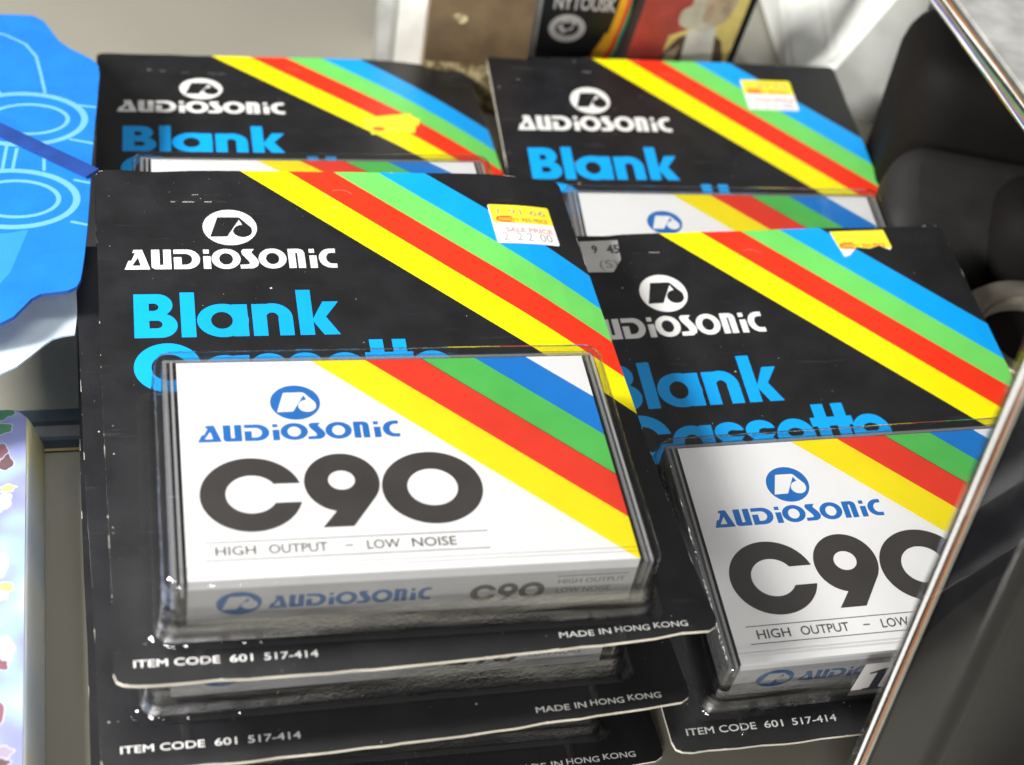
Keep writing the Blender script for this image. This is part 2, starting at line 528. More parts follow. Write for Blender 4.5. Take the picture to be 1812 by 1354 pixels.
def wordmark(x0, y0, width, height, ink, ground):
    """the geometric capitals of the maker's name, drawn at 57.9 x 7.9 and scaled"""
    L = []
    a = lambda s, m=ink: L.append((s, m))
    k = lambda s: L.append((s, ground))
    a(P((7.7, -42.1), (14.5, -42.1), (12.5, -34.2), (10.2, -34.2)))
    k(P((9.7, -40.6), (12.0, -40.6), (11.35, -37.2)))
    k(P((8.6, -38.6), (9.55, -38.6), (10.6, -35.6), (10.25, -35.4), (9.0, -35.4)))
    a(P((14.9, -34.2), (17.1, -34.2), (17.1, -40.4), (18.1, -40.4), (18.1, -34.2), (20.2, -34.2), (20.2, -42.1), (15.8, -42.1), (14.9, -41.3)))
    a(DRIGHT(20.9, -42.1, 28.0, -34.2, 3.6)); k(DRIGHT(23.0, -40.4, 25.9, -35.9, 2.0)); k(RECT(20.7, -37.3, 23.4, -35.9))
    a(RECT(28.95, -35.9, 30.5, -34.3)); a(RECT(28.9, -42.1, 30.9, -37.0))
    a(ELL(35.1, -38.15, 3.95, 4.1)); k(ELL(35.1, -38.15, 1.9, 2.35))
    a(P((40.0, -34.2), (43.0, -34.2), (42.1, -35.5), (43.7, -38.4), (44.05, -39.7), (43.6, -41.2), (42.3, -42.1), (38.9, -42.1), (38.9, -40.6), (41.3, -40.5), (41.55, -39.9), (41.2, -39.0), (39.6, -36.3), (39.4, -35.0)))
    a(ELL(47.9, -38.15, 3.85, 4.1)); k(ELL(47.9, -38.15, 1.85, 2.35))
    a(P((52.3, -42.1), (52.3, -34.2), (55.4, -34.2), (56.5, -34.8), (56.9, -36.0), (56.9, -42.1), (54.9, -42.1), (54.9, -35.9), (54.3, -35.9), (54.3, -42.1)))
    a(RECT(58.2, -35.9, 59.7, -34.3)); a(RECT(58.2, -42.1, 60.2, -37.0))
    cpts = [(65.6, -34.2), (65.6, -35.9)] + [(64.4 + 1.55 * math.cos(math.radians(t)), -38.15 + 2.25 * math.sin(math.radians(t))) for t in range(90, 271, 15)] + \
           [(65.7, -40.4), (65.7, -42.1)] + [(64.2 + 3.4 * math.cos(math.radians(t)), -38.15 + 3.95 * math.sin(math.radians(t))) for t in range(270, 89, -15)]
    a(P(*cpts))
    fx, fy = width / 57.9, height / 7.9
    return [(XF((s[0] - np.array([7.7, -42.1]), s[1]), fx, fy, x0, y0), m_) for s, m_ in L]

INK, BLK = 'lettering_blue', 'black_print'
def blank_word():
    L = []
    a = lambda s, m=INK: L.append((s, m)); k = lambda s: L.append((s, BLK))
    a(RECT(9.8, -68.4, 14, -51.9)); a(DRIGHT(12, -60.4, 19.9, -51.9, 4.0)); a(DRIGHT(12, -68.4, 21.0, -59.3, 4.4))
    k(DRIGHT(13.7, -58.3, 16.2, -55.5, 1.3)); k(DRIGHT(13.7, -64.9, 17.1, -62.0, 1.4))
    a(RECT(21.9, -68.4, 25.7, -51.4))
    a(ELL(32.9, -62.3, 6.8, 6.3)); k(ELL(32.6, -62.3, 2.85, 3.2)); a(RECT(35.5, -68.4, 39.5, -56.3))
    a(ELL(46.1, -61.7, 5.35, 5.6)); k(RECT(40, -69, 52, -61.7)); k(ELL(46.0, -61.9, 1.75, 2.3)); a(RECT(40.7, -68.4, 44.5, -56.3)); a(RECT(47.6, -68.4, 51.45, -61.6)); k(RECT(44.5, -69, 47.6, -61.9))
    a(RECT(53.0, -68.4, 56.9, -51.0)); a(P((56.9, -62.2), (60.0, -55.7), (64.3, -55.7), (60.4, -61.6), (63.8, -68.4), (59.4, -68.4), (56.9, -63.4)))
    return L
def cassette_word():
    L = []
    a = lambda s, m=INK: L.append((s, m)); k = lambda s: L.append((s, BLK))
    b = -87.7
    a(ELL(18.0, -79.2, 8.6, 8.7)); k(ELL(18.3, -79.2, 4.5, 4.6)); k(P((19, -77.6), (28, -77.6), (28, -81.0), (19, -81.0)))
    a(ELL(32.5, b + 6.2, 6.3, 6.3)); k(ELL(32.3, b + 6.2, 2.7, 3.1)); a(RECT(35.1, b, 38.9, -75.4))
    for cx in (43.9, 53.4):
        a(ELL(cx, -78.5, 4.5, 3.6)); a(ELL(cx, -84.2, 4.6, 3.7))
        k(ELL(cx + 1.2, -78.9, 1.9, 1.1)); k(RECT(cx + 1.2, -80.1, cx + 5, -78.0)); k(ELL(cx - 1.2, -83.9, 1.9, 1.1)); k(RECT(cx - 5, -84.9, cx - 1.2, -82.8))
    for cx in (63.8, 87.4):
        a(ELL(cx, b + 6.2, 5.9, 6.3)); k(ELL(cx, b + 7.6, 2.4, 1.6)); k(RECT(cx + 0.3, b + 3.2, cx + 6.5, b + 4.8)); a(RECT(cx - 3, b + 4.8, cx + 5.9, b + 6.3))
    for x in (71.0, 77.2):
        a(RECT(x, b, x + 3.7, -70.6))
    a(RECT(69.4, -78.6, 82.4, -75.4))
    return L

CARD_W, CARD_H = 139.6, 174.0
def card_outline(seed, corner=False):
    rnd = random.Random(seed)
    j = lambda a: rnd.uniform(-a, a)
    pts = []
    pts += [(3.0, 0.15), (1.0, -0.6), (0.2, -2.2)]
    for y, x in ((-25, .5), (-50, .8), (-75, 1.2), (-100, 1.8), (-125, 2.5), (-150, 3.0), (-166, 3.2)):
        pts.append((x + j(.12), y + j(3)))
    pts += [(3.3, -171.0), (3.9, -173.0), (5.4, -173.9), (8.0, -174.3)]
    x = 12.0
    while x < 138:
        t = (x - 12) / 126
        pts.append((x, -174.5 + 4.3 * t ** 1.9 + j(.16) + (0.35 if rnd.random() < .1 else 0)))
        x += rnd.uniform(3.5, 8)
    pts += [(140.5, -170.0), (142.4, -168.9), (143.2, -166.8)]
    for y, x in ((-143, 141.6), (-112, 140.5), (-81, 139.9), (-40, 139.5), (-12, 139.4)):
        pts.append((x + j(.12), y + j(3)))
    if corner:
        pts += [(139.0, -6.5), (136.4, -4.8), (135.2, -2.0), (134.6, 0.4), (131, -0.3)]
    else:
        pts += [(139.3, -2.0), (138.6, -0.5), (137.0, 0.05)]
    x = 128.0
    while x > 6:
        pts.append((x, j(.22) + (-0.5 if rnd.random() < .08 else 0)))
        x -= rnd.uniform(5, 12)
    return P(*pts)

def card_layers():
    L = []
    c = [41.4, 55.3, 68.9, 82.3, 96.6]
    for i, ink in enumerate(('yellow_print', 'red_print', 'green_print', 'blue_print')):
        a, b = c[i], c[i + 1]
        L.append((P((a - 3, 3), (b - 3, 3), (150, b - 150), (150, a - 150)), ink))
    L += logo(36.9, -25.0, 7.55, 7.5, 'white_print', BLK)
    L += wordmark(7.7, -42.1, 57.9, 7.9, 'white_print', BLK)
    L += blank_word() + cassette_word()
    L.append((TEXT('ITEM CODE', 7.6, -169.8, 18.5, 1.95, 0.008), 'white_print'))
    L.append((TEXT('601', 28.3, -169.8, 5.0, 1.95, 0.008), 'white_print'))
    L.append((TEXT('517-414', 35.8, -169.8, 12.0, 1.95, 0.008), 'white_print'))
    L.append((TEXT('MADE', 103.9, -169.1, 8.4, 1.65, 0.008), 'white_print'))
    L.append((TEXT('IN', 113.6, -168.9, 2.9, 1.65, 0.008), 'white_print'))
    L.append((TEXT('HONG', 117.6, -168.6, 8.5, 1.65, 0.008), 'white_print'))
    L.append((TEXT('KONG', 127.2, -168.2, 8.5, 1.65, 0.008), 'white_print'))
    return L
CL = card_layers()
print_mat('scuff_red', (0.80, 0.16, 0.11), 0.5)
print_mat('scuff_dark', (0.045, 0.044, 0.046), 0.6)
def wear(seed, outline):
    """whitened nicks along the edges, rubbed crease lines and painted highlight arcs of the pressed hang-hole ring"""
    rnd = random.Random(seed); L = []
    v = outline[0]; n = len(v)
    for i in range(n):
        a, b = v[i], v[(i + 1) % n]
        d = b - a; ln = np.linalg.norm(d)
        if ln < .5: continue
        d = d / ln; inw = np.array((-d[1], d[0]))
        t = 0.0
        while t < ln:
            seg = rnd.uniform(.4, 1.0) * rnd.choice((1, 2, 9))
            if rnd.random() < .26:
                e = min(t + seg, ln); w1, w2 = rnd.uniform(.0, .16), rnd.uniform(-.05, .14)
                p0, p1 = a + d * t, a + d * e
                L.append((P(tuple(p0 - inw * .3), tuple(p1 - inw * .3), tuple(p1 + inw * w2), tuple((p0 + p1) / 2 + inw * w1)), 'card_edge'))
            t += seg + rnd.uniform(.2, 4.0)
    for k in range(5):                                     # faint rubbed creases near the top and corners
        x, y = rnd.uniform(6, 40), rnd.uniform(-16, -8) if k < 3 else rnd.uniform(-150, -90)
        for q in range(rnd.randint(2, 5)):
            ln = rnd.uniform(.8, 3.5)
            L.append((STROKE([(x, y), (x + ln * .5, y + rnd.uniform(-.1, .1)), (x + ln, y + rnd.uniform(-.12, .12))], rnd.uniform(.06, .14)), 'scuff_dark' if rnd.random() < .7 else 'card_edge'))
            x += ln + rnd.uniform(.4, 3)
    cx, cy = 69.5 + rnd.uniform(-.3, .3), -12.5
    for a0, a1 in ((35, 120), (150, 185), (225, 262)):
        pts = [(cx + 4.2 * math.cos(math.radians(t)), cy + 4.2 * math.sin(math.radians(t))) for t in np.linspace(a0, a1, 12)]
        L.append((STROKE(pts, .22), 'scuff_red'))  # lighter red arcs paint the highlight on the pressed ring
    return L

def warp_plain(x, y):
    return 0.35 * math.sin(x / 31 + y / 47)
def warp_front(x, y):
    t = max(0.0, (x - 112) / 28)
    u = max(0.0, 1 + (y + 20) / 150.0) if y < -20 else 1.0
    sag = max(0.0, (x - 60) / 80) * max(0.0, (-150 - y) / 24)
    return -3.2 * t * t * min(u, 1.0) + 0.5 * sag * sag + 0.25 * math.sin(x / 33 + y / 51)
def warp_bowed(x, y):
    t = max(0.0, (x - 95) / 45)  # right side dips so it falls darker, standing in for a shadow
    k = max(0.0, (x - 128) / 12) * max(0.0, (y + 14) / 14)
    return -5.0 * t * t + 6.0 * k * k

CARDS = {
    'front': print_mesh('backing_card', card_outline(3), BLK, CL + wear(3, card_outline(3)), 0.95, 'card_edge', 7.0, warp_front, back='sticker_grey'),
    'plain': print_mesh('backing_card', card_outline(11), BLK, CL + wear(12, card_outline(11)), 0.95, 'card_edge', 9.0, warp_plain, back='sticker_grey'),
    'bowed': print_mesh('backing_card', card_outline(23, True), BLK, CL + wear(21, card_outline(23, True)), 0.95, 'card_edge', 7.0, warp_bowed, back='sticker_grey'),
}

# ---- inlay card: printed front at z = 18.7 and silver spine folded down the near side
LH = 18.7
def inlay():
    L = []
    tops = [51.7, 65.2, 79.5, 93.1, 106.5]
    ends = [(120.6, -161.0), (121.3, -149.0), (121.3, -135.9), (121.3, -123.2), (121.3, -110.4)]
    def line_pts(i):
        a = np.array((tops[i], -96.1)); b = np.array(ends[i]); d = b - a
        return a - d * 0.05, b + d * 0.1
    for i, ink in enumerate(('label_yellow', 'label_red', 'label_green', 'label_blue')):
        a0, a1 = line_pts(i); b0, b1 = line_pts(i + 1)
        L.append((P(tuple(a0), tuple(b0), tuple(b1), tuple(a1)), ink))
    L.append((STROKE([line_pts(2)[0], line_pts(2)[1]], 0.22), 'ink_dark'))
    W, D = 'label_white', 'ink_dark'
    L += logo(46.7, -109.9, 6.0, 5.6, 'ink_blue', W)
    L += wordmark(23.2, -121.8, 47.5, 5.2, 'ink_blue', W)
    L += [(ELL(34.4, -137.8, 11.6, 10.8, 60), D), (ELL(34.5, -137.8, 5.9, 5.5, 40), W), (P((36, -135.0), (47, -135.0), (47, -140.5), (36, -140.5)), W)]
    L += [(ELL(55.25, -135.2, 8.75, 8.7, 56), D), (P((64.0, -135.4), (63.6, -137.9), (62.4, -140.2), (56.7, -148.2), (49.6, -148.2), (54.9, -141.4)), D), (ELL(55.2, -134.6, 3.1, 2.85, 36), W)]
    L += [(ELL(76.2, -137.7, 11.9, 10.8, 60), D), (ELL(76.2, -137.65, 5.95, 5.5, 40), W)]
    L += [(RECT(23.2, -151.25, 87.0, -151.0), D), (RECT(23.2, -156.15, 86.9, -155.9), D)]
    for tx, x, wd in (('HIGH', 25.5, 8.8), ('OUTPUT', 37.1, 13.0), ('LOW', 58.9, 7.5), ('NOISE', 69.1, 10.2)):
        L.append((TEXT(tx, x, -154.75, wd, 2.6, 0.012), D))
    L.append((RECT(54.0, -153.65, 55.8, -153.3), D))
    front = print_mesh('f', RECT(19.2, -161.2, 121.3, -96.1), W, L, 0.0, 'label_white', 0, None, lambda x, y, z: (x, y, LH))
    # spine, drawn in (x, height)
    SL = [(RECT(19.2, 15.6, 121.3, LH), 'label_white')]
    SL += logo(30.4, 10.2, 5.0, 4.0, 'ink_spine_blue', 'spine_silver')
    SL += wordmark(36.8, 7.8, 36.5, 4.4, 'ink_spine_blue', 'spine_silver')
    G = 'ink_dark'
    SL += [(ELL(85.6, 9.0, 3.1, 3.0), G), (ELL(85.7, 9.0, 1.5, 1.5), 'spine_silver'), (RECT(86.2, 8.2, 89.2, 9.7), 'spine_silver'),
           (ELL(91.3, 9.8, 2.4, 2.3), G), (P((93.7, 9.7), (92.9, 8.2), (91.2, 6.0), (89.6, 6.0), (91.2, 8.0)), G), (ELL(91.3, 9.9, .9, .8), 'spine_silver'),
           (ELL(97.0, 9.0, 3.1, 3.0), G), (ELL(97.0, 9.0, 1.5, 1.5), 'spine_silver')]
    SL += [(RECT(102.5, 13.5, 119.6, 13.75), G), (TEXT('HIGH OUTPUT', 103, 10.9, 16, 1.7, 0.0), G), (TEXT('LOW NOISE', 103, 7.6, 13, 1.7, 0.0), G), (RECT(102.5, 6.0, 119.6, 6.2), G)]
    spine = print_mesh('s', RECT(19.2, 3.6, 121.3, LH), 'spine_silver', SL, 0.0, 'spine_silver', 0, None, lambda x, y, z: (x, -161.2 - 0.6 * (LH - y) / 15, y))
    bk = loft('b', [[(19.2, -96.2, 3.6), (121.3, -96.2, 3.6), (121.3, -161.6, 3.6), (19.2, -161.6, 3.6)][::-1],
                    [(19.2, -96.2, 18.55), (121.3, -96.2, 18.55), (121.3, -160.9, 18.55), (19.2, -160.9, 18.55)][::-1]], ['ink_grey'], smooth=False)
    bpy.data.meshes.remove(bk)
    return join_meshes('inlay_card', [front, spine])
INLAY = inlay()

# ---- hard clear case around it (lid, side walls, ribs)
def case_mesh():
    r = lambda i, z: ring_pts(15.6 + i, -162.7 + i, 124.5 - i, -94.7 - i, 1.2, z, 3)
    me = loft('c', [r(0, 2.0), r(0, 18.9), r(0.5, 19.6)], ['case_wall', 'case_clear'], lambda k, c: 0, True, False, True, 1)
    bm = bmesh.new()
    # ribs and hinge ends: doubled walls either side of the inlay, front lip
    for x0, x1 in ((17.0, 17.5), (18.4, 18.75), (121.8, 122.2), (123.1, 123.6)):
        box_bm(bm, x0, -162.4, 2.4, x1, -95.6, 18.6)
    box_bm(bm, 16.4, -158.9, 19.62, 123.7, -158.5, 19.8)
    box_bm(bm, 16.4, -96.0, 3, 123.7, -95.5, 18.6)
    for x in (16.2, 122.6):
        box_bm(bm, x, -162.2, 4.0, x + 1.6, -157.0, 17.0)
        box_bm(bm, x, -104, 4.0, x + 1.6, -100.0, 17.0)
    # moulded rims of the lid seen around the inlay: solid dark strip at the far edge, layered strips at both sides
    box_bm(bm, 16.2, -96.0, 15.5, 123.9, -95.1, 18.8, 2)
    box_bm(bm, 15.9, -162.0, 10.0, 16.9, -95.2, 18.7, 2)
    box_bm(bm, 17.7, -162.0, 14.0, 18.3, -95.6, 18.75, 1)
    box_bm(bm, 122.3, -162.0, 10.0, 123.0, -95.6, 18.7, 2)
    box_bm(bm, 123.7, -162.0, 6.0, 124.3, -95.6, 18.6, 1)
    me2 = bpy.data.meshes.new('c2'); bm.to_mesh(me2); bm.free()
    for n_ in ('case_wall', 'case_rim', 'case_rim_dark'):
        me2.materials.append(MATS[n_])
    return join_meshes('cassette_case', [me, me2])
CASE = case_mesh()
plain_mat('tape_shell', (0.10, 0.10, 0.10), 0.4)
TAPE = loft('cassette', [ring_pts(19.8, -159.8, 120.6, -97.6, 2, 4.2, 3), ring_pts(19.8, -159.8, 120.6, -97.6, 2, 15.2, 3)], ['tape_shell'], cap_bot=True, smooth=False)

# ---- vacuum-formed blister over the case, with flange on the card
def blister_mesh(seed):
    rnd = random.Random(seed)
    def ring(x0, y0, x1, y1, r, z, jit=0.0):
        pts = ring_pts(x0, y0, x1, y1, r, z, 7)
        return [(x + rnd.uniform(-jit, jit), y + rnd.uniform(-jit, jit), zz + rnd.uniform(-jit, jit) * .4) for x, y, zz in pts]
    rings = [ring(9.8, -166.6, 130.6, -88.2, 4, 0.40, .12), ring(11.2, -165.9, 128.8, -89.6, 4, 0.75, .1), ring(12.4, -165.6, 127.8, -90.8, 4, 2.0, .16),
             ring(13.0, -164.8, 127.4, -91.5, 4.2, 6.0, .2), ring(13.3, -164.0, 127.1, -91.8, 4.2, 10.5, .2), ring(13.7, -163.9, 126.6, -92.6, 4.2, 18.2, .12), ring(14.2, -163.6, 126.0, -93.2, 4.2, 19.9, .06), ring(15.4, -162.9, 124.8, -94.4, 3.6, 20.5)]
    def fm(k, c):
        if k >= 6 or k <= 1:
            return 1
        return 2 if (c[1] < -163.2 and c[2] < 12) else 1
    me = loft('b1', rings, ['blister_clear', 'blister_wall', 'blister_front'], fm, True, False, True, 0)
    # formed channels running from the pocket to the near edge of the card
    bm = bmesh.new()
    for x in (22.0, 119.0):
        sec = [(-1.0, .42), (-.6, .9), (.6, .9), (1.0, .42)]
        prev = None
        for y, s_ in ((-166.8, 1), (-168.6, 1), (-171.6, .8)):
            cur = [bm.verts.new(Vector((x + a * s_, y, b)) * S) for a, b in sec]
            if prev:
                for i in range(3):
                    f_ = bm.faces.new((prev[i], prev[i + 1], cur[i + 1], cur[i])); f_.smooth = True
            prev = cur
    me2 = bpy.data.meshes.new('b2'); bm.to_mesh(me2); bm.free(); me2.materials.append(MATS['blister_wall'])
    return join_meshes('blister', [me, me2])
BLISTER = blister_mesh(5)

# ---- stickers (lie 0.12 above the card)
def price_sticker(x0, y0, x1, y1, rot=0.0, torn=False, wf=None):
    wd, ht = x1 - x0, y0 - y1
    Z = 0.14
    if torn:
        out = P((0, 0), (wd, 0), (wd * 1.02, -ht * .45), (wd * .97, -ht * .52), (wd * .80, -ht * .40), (wd * .60, -ht * .47), (wd * .38, -ht * .42), (wd * .20, -ht * .62), (wd * .09, -ht * .66), (wd * .05, -ht * .40))
    else:
        out = RRECT(0, -ht, wd, 0, 0.7, 3)
    k = wd / 19.2
    L = [(RECT(-1, -ht * .47, wd * 1.1, 1), 'sticker_yellow'), (RECT(-1, -ht, 0.35, 1), 'sticker_white')]
    L += [(ELL(4.0 * k, -6.5 * k, 2.6 * k, 1.5 * k), 'sticker_orange'), (RECT(4.0 * k, -8.0 * k, 7.2 * k, -7.5 * k), 'sticker_orange'), (RECT(4.0 * k, -5.5 * k, 7.0 * k, -5.0 * k), 'sticker_orange'), (TEXT('COOL', 2.5 * k, -7.1 * k, 3.8 * k, 1.2, .02), 'sticker_yellow'), (TEXT('ES', 6.7 * k, -7.1 * k, 1.8 * k, 1.2, .02), 'sticker_orange'),
          (TEXT('REG PRICE', 9.6 * k, -7.4 * k, 8.0 * k, 1.6, .03), 'sticker_orange')]
    if not torn:
        L += [(TEXT('1 91.66', 2.6 * k, -4.3 * k, 15 * k, 2.6, -.008), 'ink_grey'),
              (TEXT('SALE PRICE', 3.6 * k, -12.2 * k, 14.6 * k, 2.0, .022), 'sticker_pink'), (TEXT('2  2 2 .00', 2.2 * k, -16.0 * k, 15.2 * k, 3.6, -.010), 'ink_grey')]
    ca, sa = math.cos(rot), math.sin(rot)
    def g(x, y, z):
        X, Y = x0 + ca * x - sa * y, y0 + sa * x + ca * y
        return (X, Y, z + Z + (wf(X, Y) if wf else 0))
    return print_mesh('price_sticker', out, 'sticker_white', L, 0.06, 'sticker_white', 4.0, None, g)

GROUP = 'carded blank audio cassettes piled on the shelf'
def pack(label, R, t, kind, dy_case=0.0, mirror=False):
    root = thing('cassette_pack', label, 'blank cassette', mat4(R, t), GROUP)
    put('backing_card', CARDS[kind], root)
    cs = put('cassette_case', CASE, root); cs.location = (0, dy_case * S, 0)
    put('inlay_card', INLAY, cs)
    put('cassette', TAPE, cs)
    bl = put('blister', BLISTER, root); bl.location = (0, dy_case * S, 0)
    return root

pA = pack('topmost carded C90 cassette of the left pile, square price sticker on its blue stripe',
          [[0.94985, -0.31132, 0.02928], [0.31268, 0.94661, -0.07844], [-0.00329, 0.08366, 0.99649]], (-94.509, 63.308, 57.651), 'front')
put('price_sticker', price_sticker(113.4, -14.4, 132.6, -31.8, 0.02, False, warp_front), pA)
pA2 = pack('second carded cassette of the left pile, beneath the topmost, lower strip showing',
           [[0.94366, -0.3298, 0.02727], [0.33093, 0.94071, -0.07446], [-0.00109, 0.07929, 0.99685]], (-98.58, 54.46, 35.47), 'plain', 3.4)
pA3 = pack('bottom carded cassette of the left pile, almost hidden under the other two',
           [[0.94776, -0.31794, 0.02573], [0.31898, 0.94487, -0.07398], [-0.00079, 0.07832, 0.99693]], (-99.05, 54.71, 13.05), 'plain', 3.4)
pD = pack('carded C90 cassette partly behind the tall black case, torn price sticker on it',
          [[0.94777, -0.31802, 0.02449], [0.31733, 0.9324, -0.173], [0.03218, 0.17174, 0.98462]], (32.681, 96.288, 39.112), 'plain')
put('price_sticker', price_sticker(99.2, -1.6, 118.2, -18.6, 0.01, True, warp_plain), pD)
tagL = [(TEXT('9', 1.5, -5.0, 1.8, 3.2, .03), 'ink_pen'), (TEXT('45', 6.2, -5.4, 4.2, 3.6, .03), 'ink_pen'), (TEXT('(S)', 2.6, -11.4, 6.0, 3.4, .0), 'ink_grey')]
put('handwritten_tag', print_mesh('handwritten_tag', P((-2, 0), (10.6, 0), (9.9, -8.2), (6.4, -13.2), (-2, -12.8)), 'sticker_grey', tagL, 0.06, 'sticker_grey', 0, None,
    lambda x, y, z: (16.6 + x, -2.4 + y, z + .14 + warp_plain(16.6 + x, -2.4 + y))), pD)
def g_num(x, y, z):
    return (x, -165.0 + 0.03 * y, 2.5 + y)
put('number_sticker', print_mesh('number_sticker', RRECT(51, 0.5, 69, 16.5, .6, 3), 'sticker_white',
    [(P((54.0, 3.0), (59.8, 3.0), (59.8, 3.8), (58.2, 4.1), (58.2, 13.6), (57.2, 13.6), (53.6, 11.8), (53.8, 11.1), (55.7, 11.6), (55.7, 4.1), (54.0, 3.8)), 'ink_pen')], 0, 'sticker_white', 0, None, g_num), pD)
pC = pack('carded cassette at the back right with crisp square price sticker on its blue stripe',
          [[0.96776, -0.25184, 0.00271], [0.24974, 0.95819, -0.13962], [0.03257, 0.1358, 0.9902]], (2.154, 228.704, 24.531), 'plain')
put('price_sticker', price_sticker(98.5, -10.2, 118.6, -28.0, 0.0, False, warp_plain), pC)
pB = pack('carded cassette at the back left with curled top corner and a worn plain yellow sticker',
          [[0.95532, -0.29469, -0.02291], [0.2954, 0.95458, 0.03895], [0.01039, -0.04398, 0.99898]], (-136.761, 189.598, 18.138), 'bowed', -8.0)
put('price_sticker', print_mesh('price_sticker', P((0.4, -1.0), (1.2, .4), (18.4, 5.2), (18.9, 3.2), (21.6, 1.4), (20.4, -3.0), (19.2, -3.6), (18.4, -8.4), (2.4, -11.0), (2.6, -8.0), (0.6, -6.6)), 'sticker_yellow',
    [(ELL(5.5, -7.0, 2.2, 1.5), 'sticker_orange'), (RECT(9, -4.4, 15, -3.9), 'sticker_orange')], .06, 'sticker_yellow', 3.0, None,
    lambda x, y, z: (92.4 + x, -44.6 + y, z + .14 + warp_bowed(92.4 + x, -44.6 + y))), pB)

# ================================================================== blue die-cut folder, left
plain_mat('folder_blue', (0.010, 0.165, 0.56), 0.26, 0, 0.5, bump=0.03, vary=0.08, coat=0.35)
plain_mat('folder_line', (0.13, 0.37, 0.82), 0.3, 0, 0.5, vary=0.05)
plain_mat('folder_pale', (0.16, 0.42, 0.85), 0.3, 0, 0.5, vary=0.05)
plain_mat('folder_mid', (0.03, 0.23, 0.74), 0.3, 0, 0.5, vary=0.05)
plain_mat('folder_edge', (0.02, 0.10, 0.45), 0.5)
plain_mat('elastic', (0.012, 0.045, 0.21), 0.75, 0, 0.2, bump=0.6, vary=0.2)
FZ = np.array((-102.0, 82.0, 42.0)); FN = np.array((-0.10, -0.02, 1.0)); FN /= np.linalg.norm(FN)
fold_m = frame(tuple(FZ), (1, 0, 0.10), (0, 1, 0.02))
fold_i = np.array(fold_m.inverted())
def fold(px, py):
    q = at_plane(px, py, FZ, FN) * S
    v = fold_i @ np.array([*q, 1.0])
    return (v[0] / S, v[1] / S)
def fpoly(pts):
    return P(*[fold(*q) for q in pts])
def fell(cx, cy, rx, ry, wd):
    out = [fold(cx + rx * math.cos(a), cy + ry * math.sin(a)) for a in np.linspace(0, 2 * math.pi, 60, endpoint=False)]
    return STROKE(out, wd, True)
def fline(pts, wd):
    return STROKE([fold(*q) for q in pts], wd)
ftop = [(-230, 22), (30, 26), (60, 28), (78, 38), (92, 56), (104, 72), (122, 85), (145, 96), (164, 106), (174, 116), (176, 132)]
fright = [(172, 180), (166, 240), (161, 310), (158, 360), (154, 410), (149, 455), (145, 482), (142, 496), (136, 507), (120, 514), (98, 517), (72, 520), (56, 528), (42, 542), (24, 560), (0, 572), (-40, 584), (-75, 594), (-230, 640)]
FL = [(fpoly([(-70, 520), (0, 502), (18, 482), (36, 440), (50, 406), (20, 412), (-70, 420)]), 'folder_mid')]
FL += [(fell(38, 211, 112, 45, 2.1), 'folder_line'), (fell(50, 211, 70, 26, 1.4), 'folder_line'), (fell(20, 352, 116, 50, 2.1), 'folder_line'), (fell(28, 352, 76, 32, 1.4), 'folder_line')]
FL += [(fline(q, 1.0), 'folder_line') for q in ([(-40, 50), (10, 62), (45, 78), (64, 100), (72, 130), (80, 165)], [(135, 186), (170, 190)], [(122, 246), (166, 254)], [(30, 262), (22, 300)], [(78, 268), (78, 302)], [(12, 258), (4, 300)], [(130, 318), (160, 324)], [(125, 392), (155, 398)], [(-30, 140), (4, 168)])]
folder = thing('folder', 'bright blue die-cut folder printed with pale blue ovals at left', 'folder', fold_m)
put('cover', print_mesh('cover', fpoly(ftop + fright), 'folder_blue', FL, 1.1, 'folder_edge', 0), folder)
ea, eb = np.array(fold(-225, 126)), np.array(fold(162, 309))
ed_ = (eb - ea) / np.linalg.norm(eb - ea); en_ = np.array((-ed_[1], ed_[0])) * 2.6
eb2 = eb + ed_ * 0.6
put('elastic_band', print_mesh('elastic_band', P(tuple(ea - en_), tuple(eb2 - en_), tuple(eb2 + en_), tuple(ea + en_)), 'elastic', [], 0.8, 'elastic', 0, None, lambda x, y, z: (x, y, z + 1.0)), folder)

# pale blue paper sheet beneath the folder
plain_mat('sheet_pale', (0.60, 0.71, 0.78), 0.35)
SZ = 32.5
LO = at(40, 600, SZ)
sh_ = P(*[tuple((at(x, y, SZ) - LO)[:2]) for x, y in ((-230, 730), (-60, 690), (0, 662), (30, 648), (56, 628), (78, 610), (94, 599), (112, 594), (132, 591), (136, 560), (138, 470), (60, 400), (-230, 400))])
lf = put('paper_sheet', print_mesh('paper_sheet', sh_, 'sheet_pale', [], 0.6, 'sheet_pale', 8), None, mat4(np.eye(3), (LO[0], LO[1], SZ)))
tag(lf, 'pale blue paper sheet showing below the blue folder at left', 'paper sheet')

# ================================================================== pastel sticker tin, lower left
m, nt, p = _new('pastel_print')
co = N(nt, 'ShaderNodeTexCoord').outputs['Object']
nz = N(nt, 'ShaderNodeTexNoise'); nz.inputs['Scale'].default_value = 48; nz.inputs['Detail'].default_value = 2
nt.links.new(co, nz.inputs['Vector'])
cr = N(nt, 'ShaderNodeValToRGB'); r_ = cr.color_ramp
r_.elements[0].position, r_.elements[0].color = 0.28, (0.22, 0.23, 0.50, 1)
r_.elements[1].position, r_.elements[1].color = 0.80, (0.56, 0.53, 0.28, 1)
for q, c_ in ((0.42, (0.29, 0.31, 0.58)), (0.52, (0.33, 0.46, 0.68)), (0.60, (0.40, 0.46, 0.64)), (0.68, (0.50, 0.53, 0.62))):
    el = r_.elements.new(q); el.color = (*c_, 1)
nt.links.new(nz.outputs['Fac'], cr.inputs[0]); nt.links.new(cr.outputs[0], p.inputs['Base Color']); p.inputs['Roughness'].default_value = 0.35
m, nt, p = _new('tin_side')
co = N(nt, 'ShaderNodeTexCoord').outputs['Object']
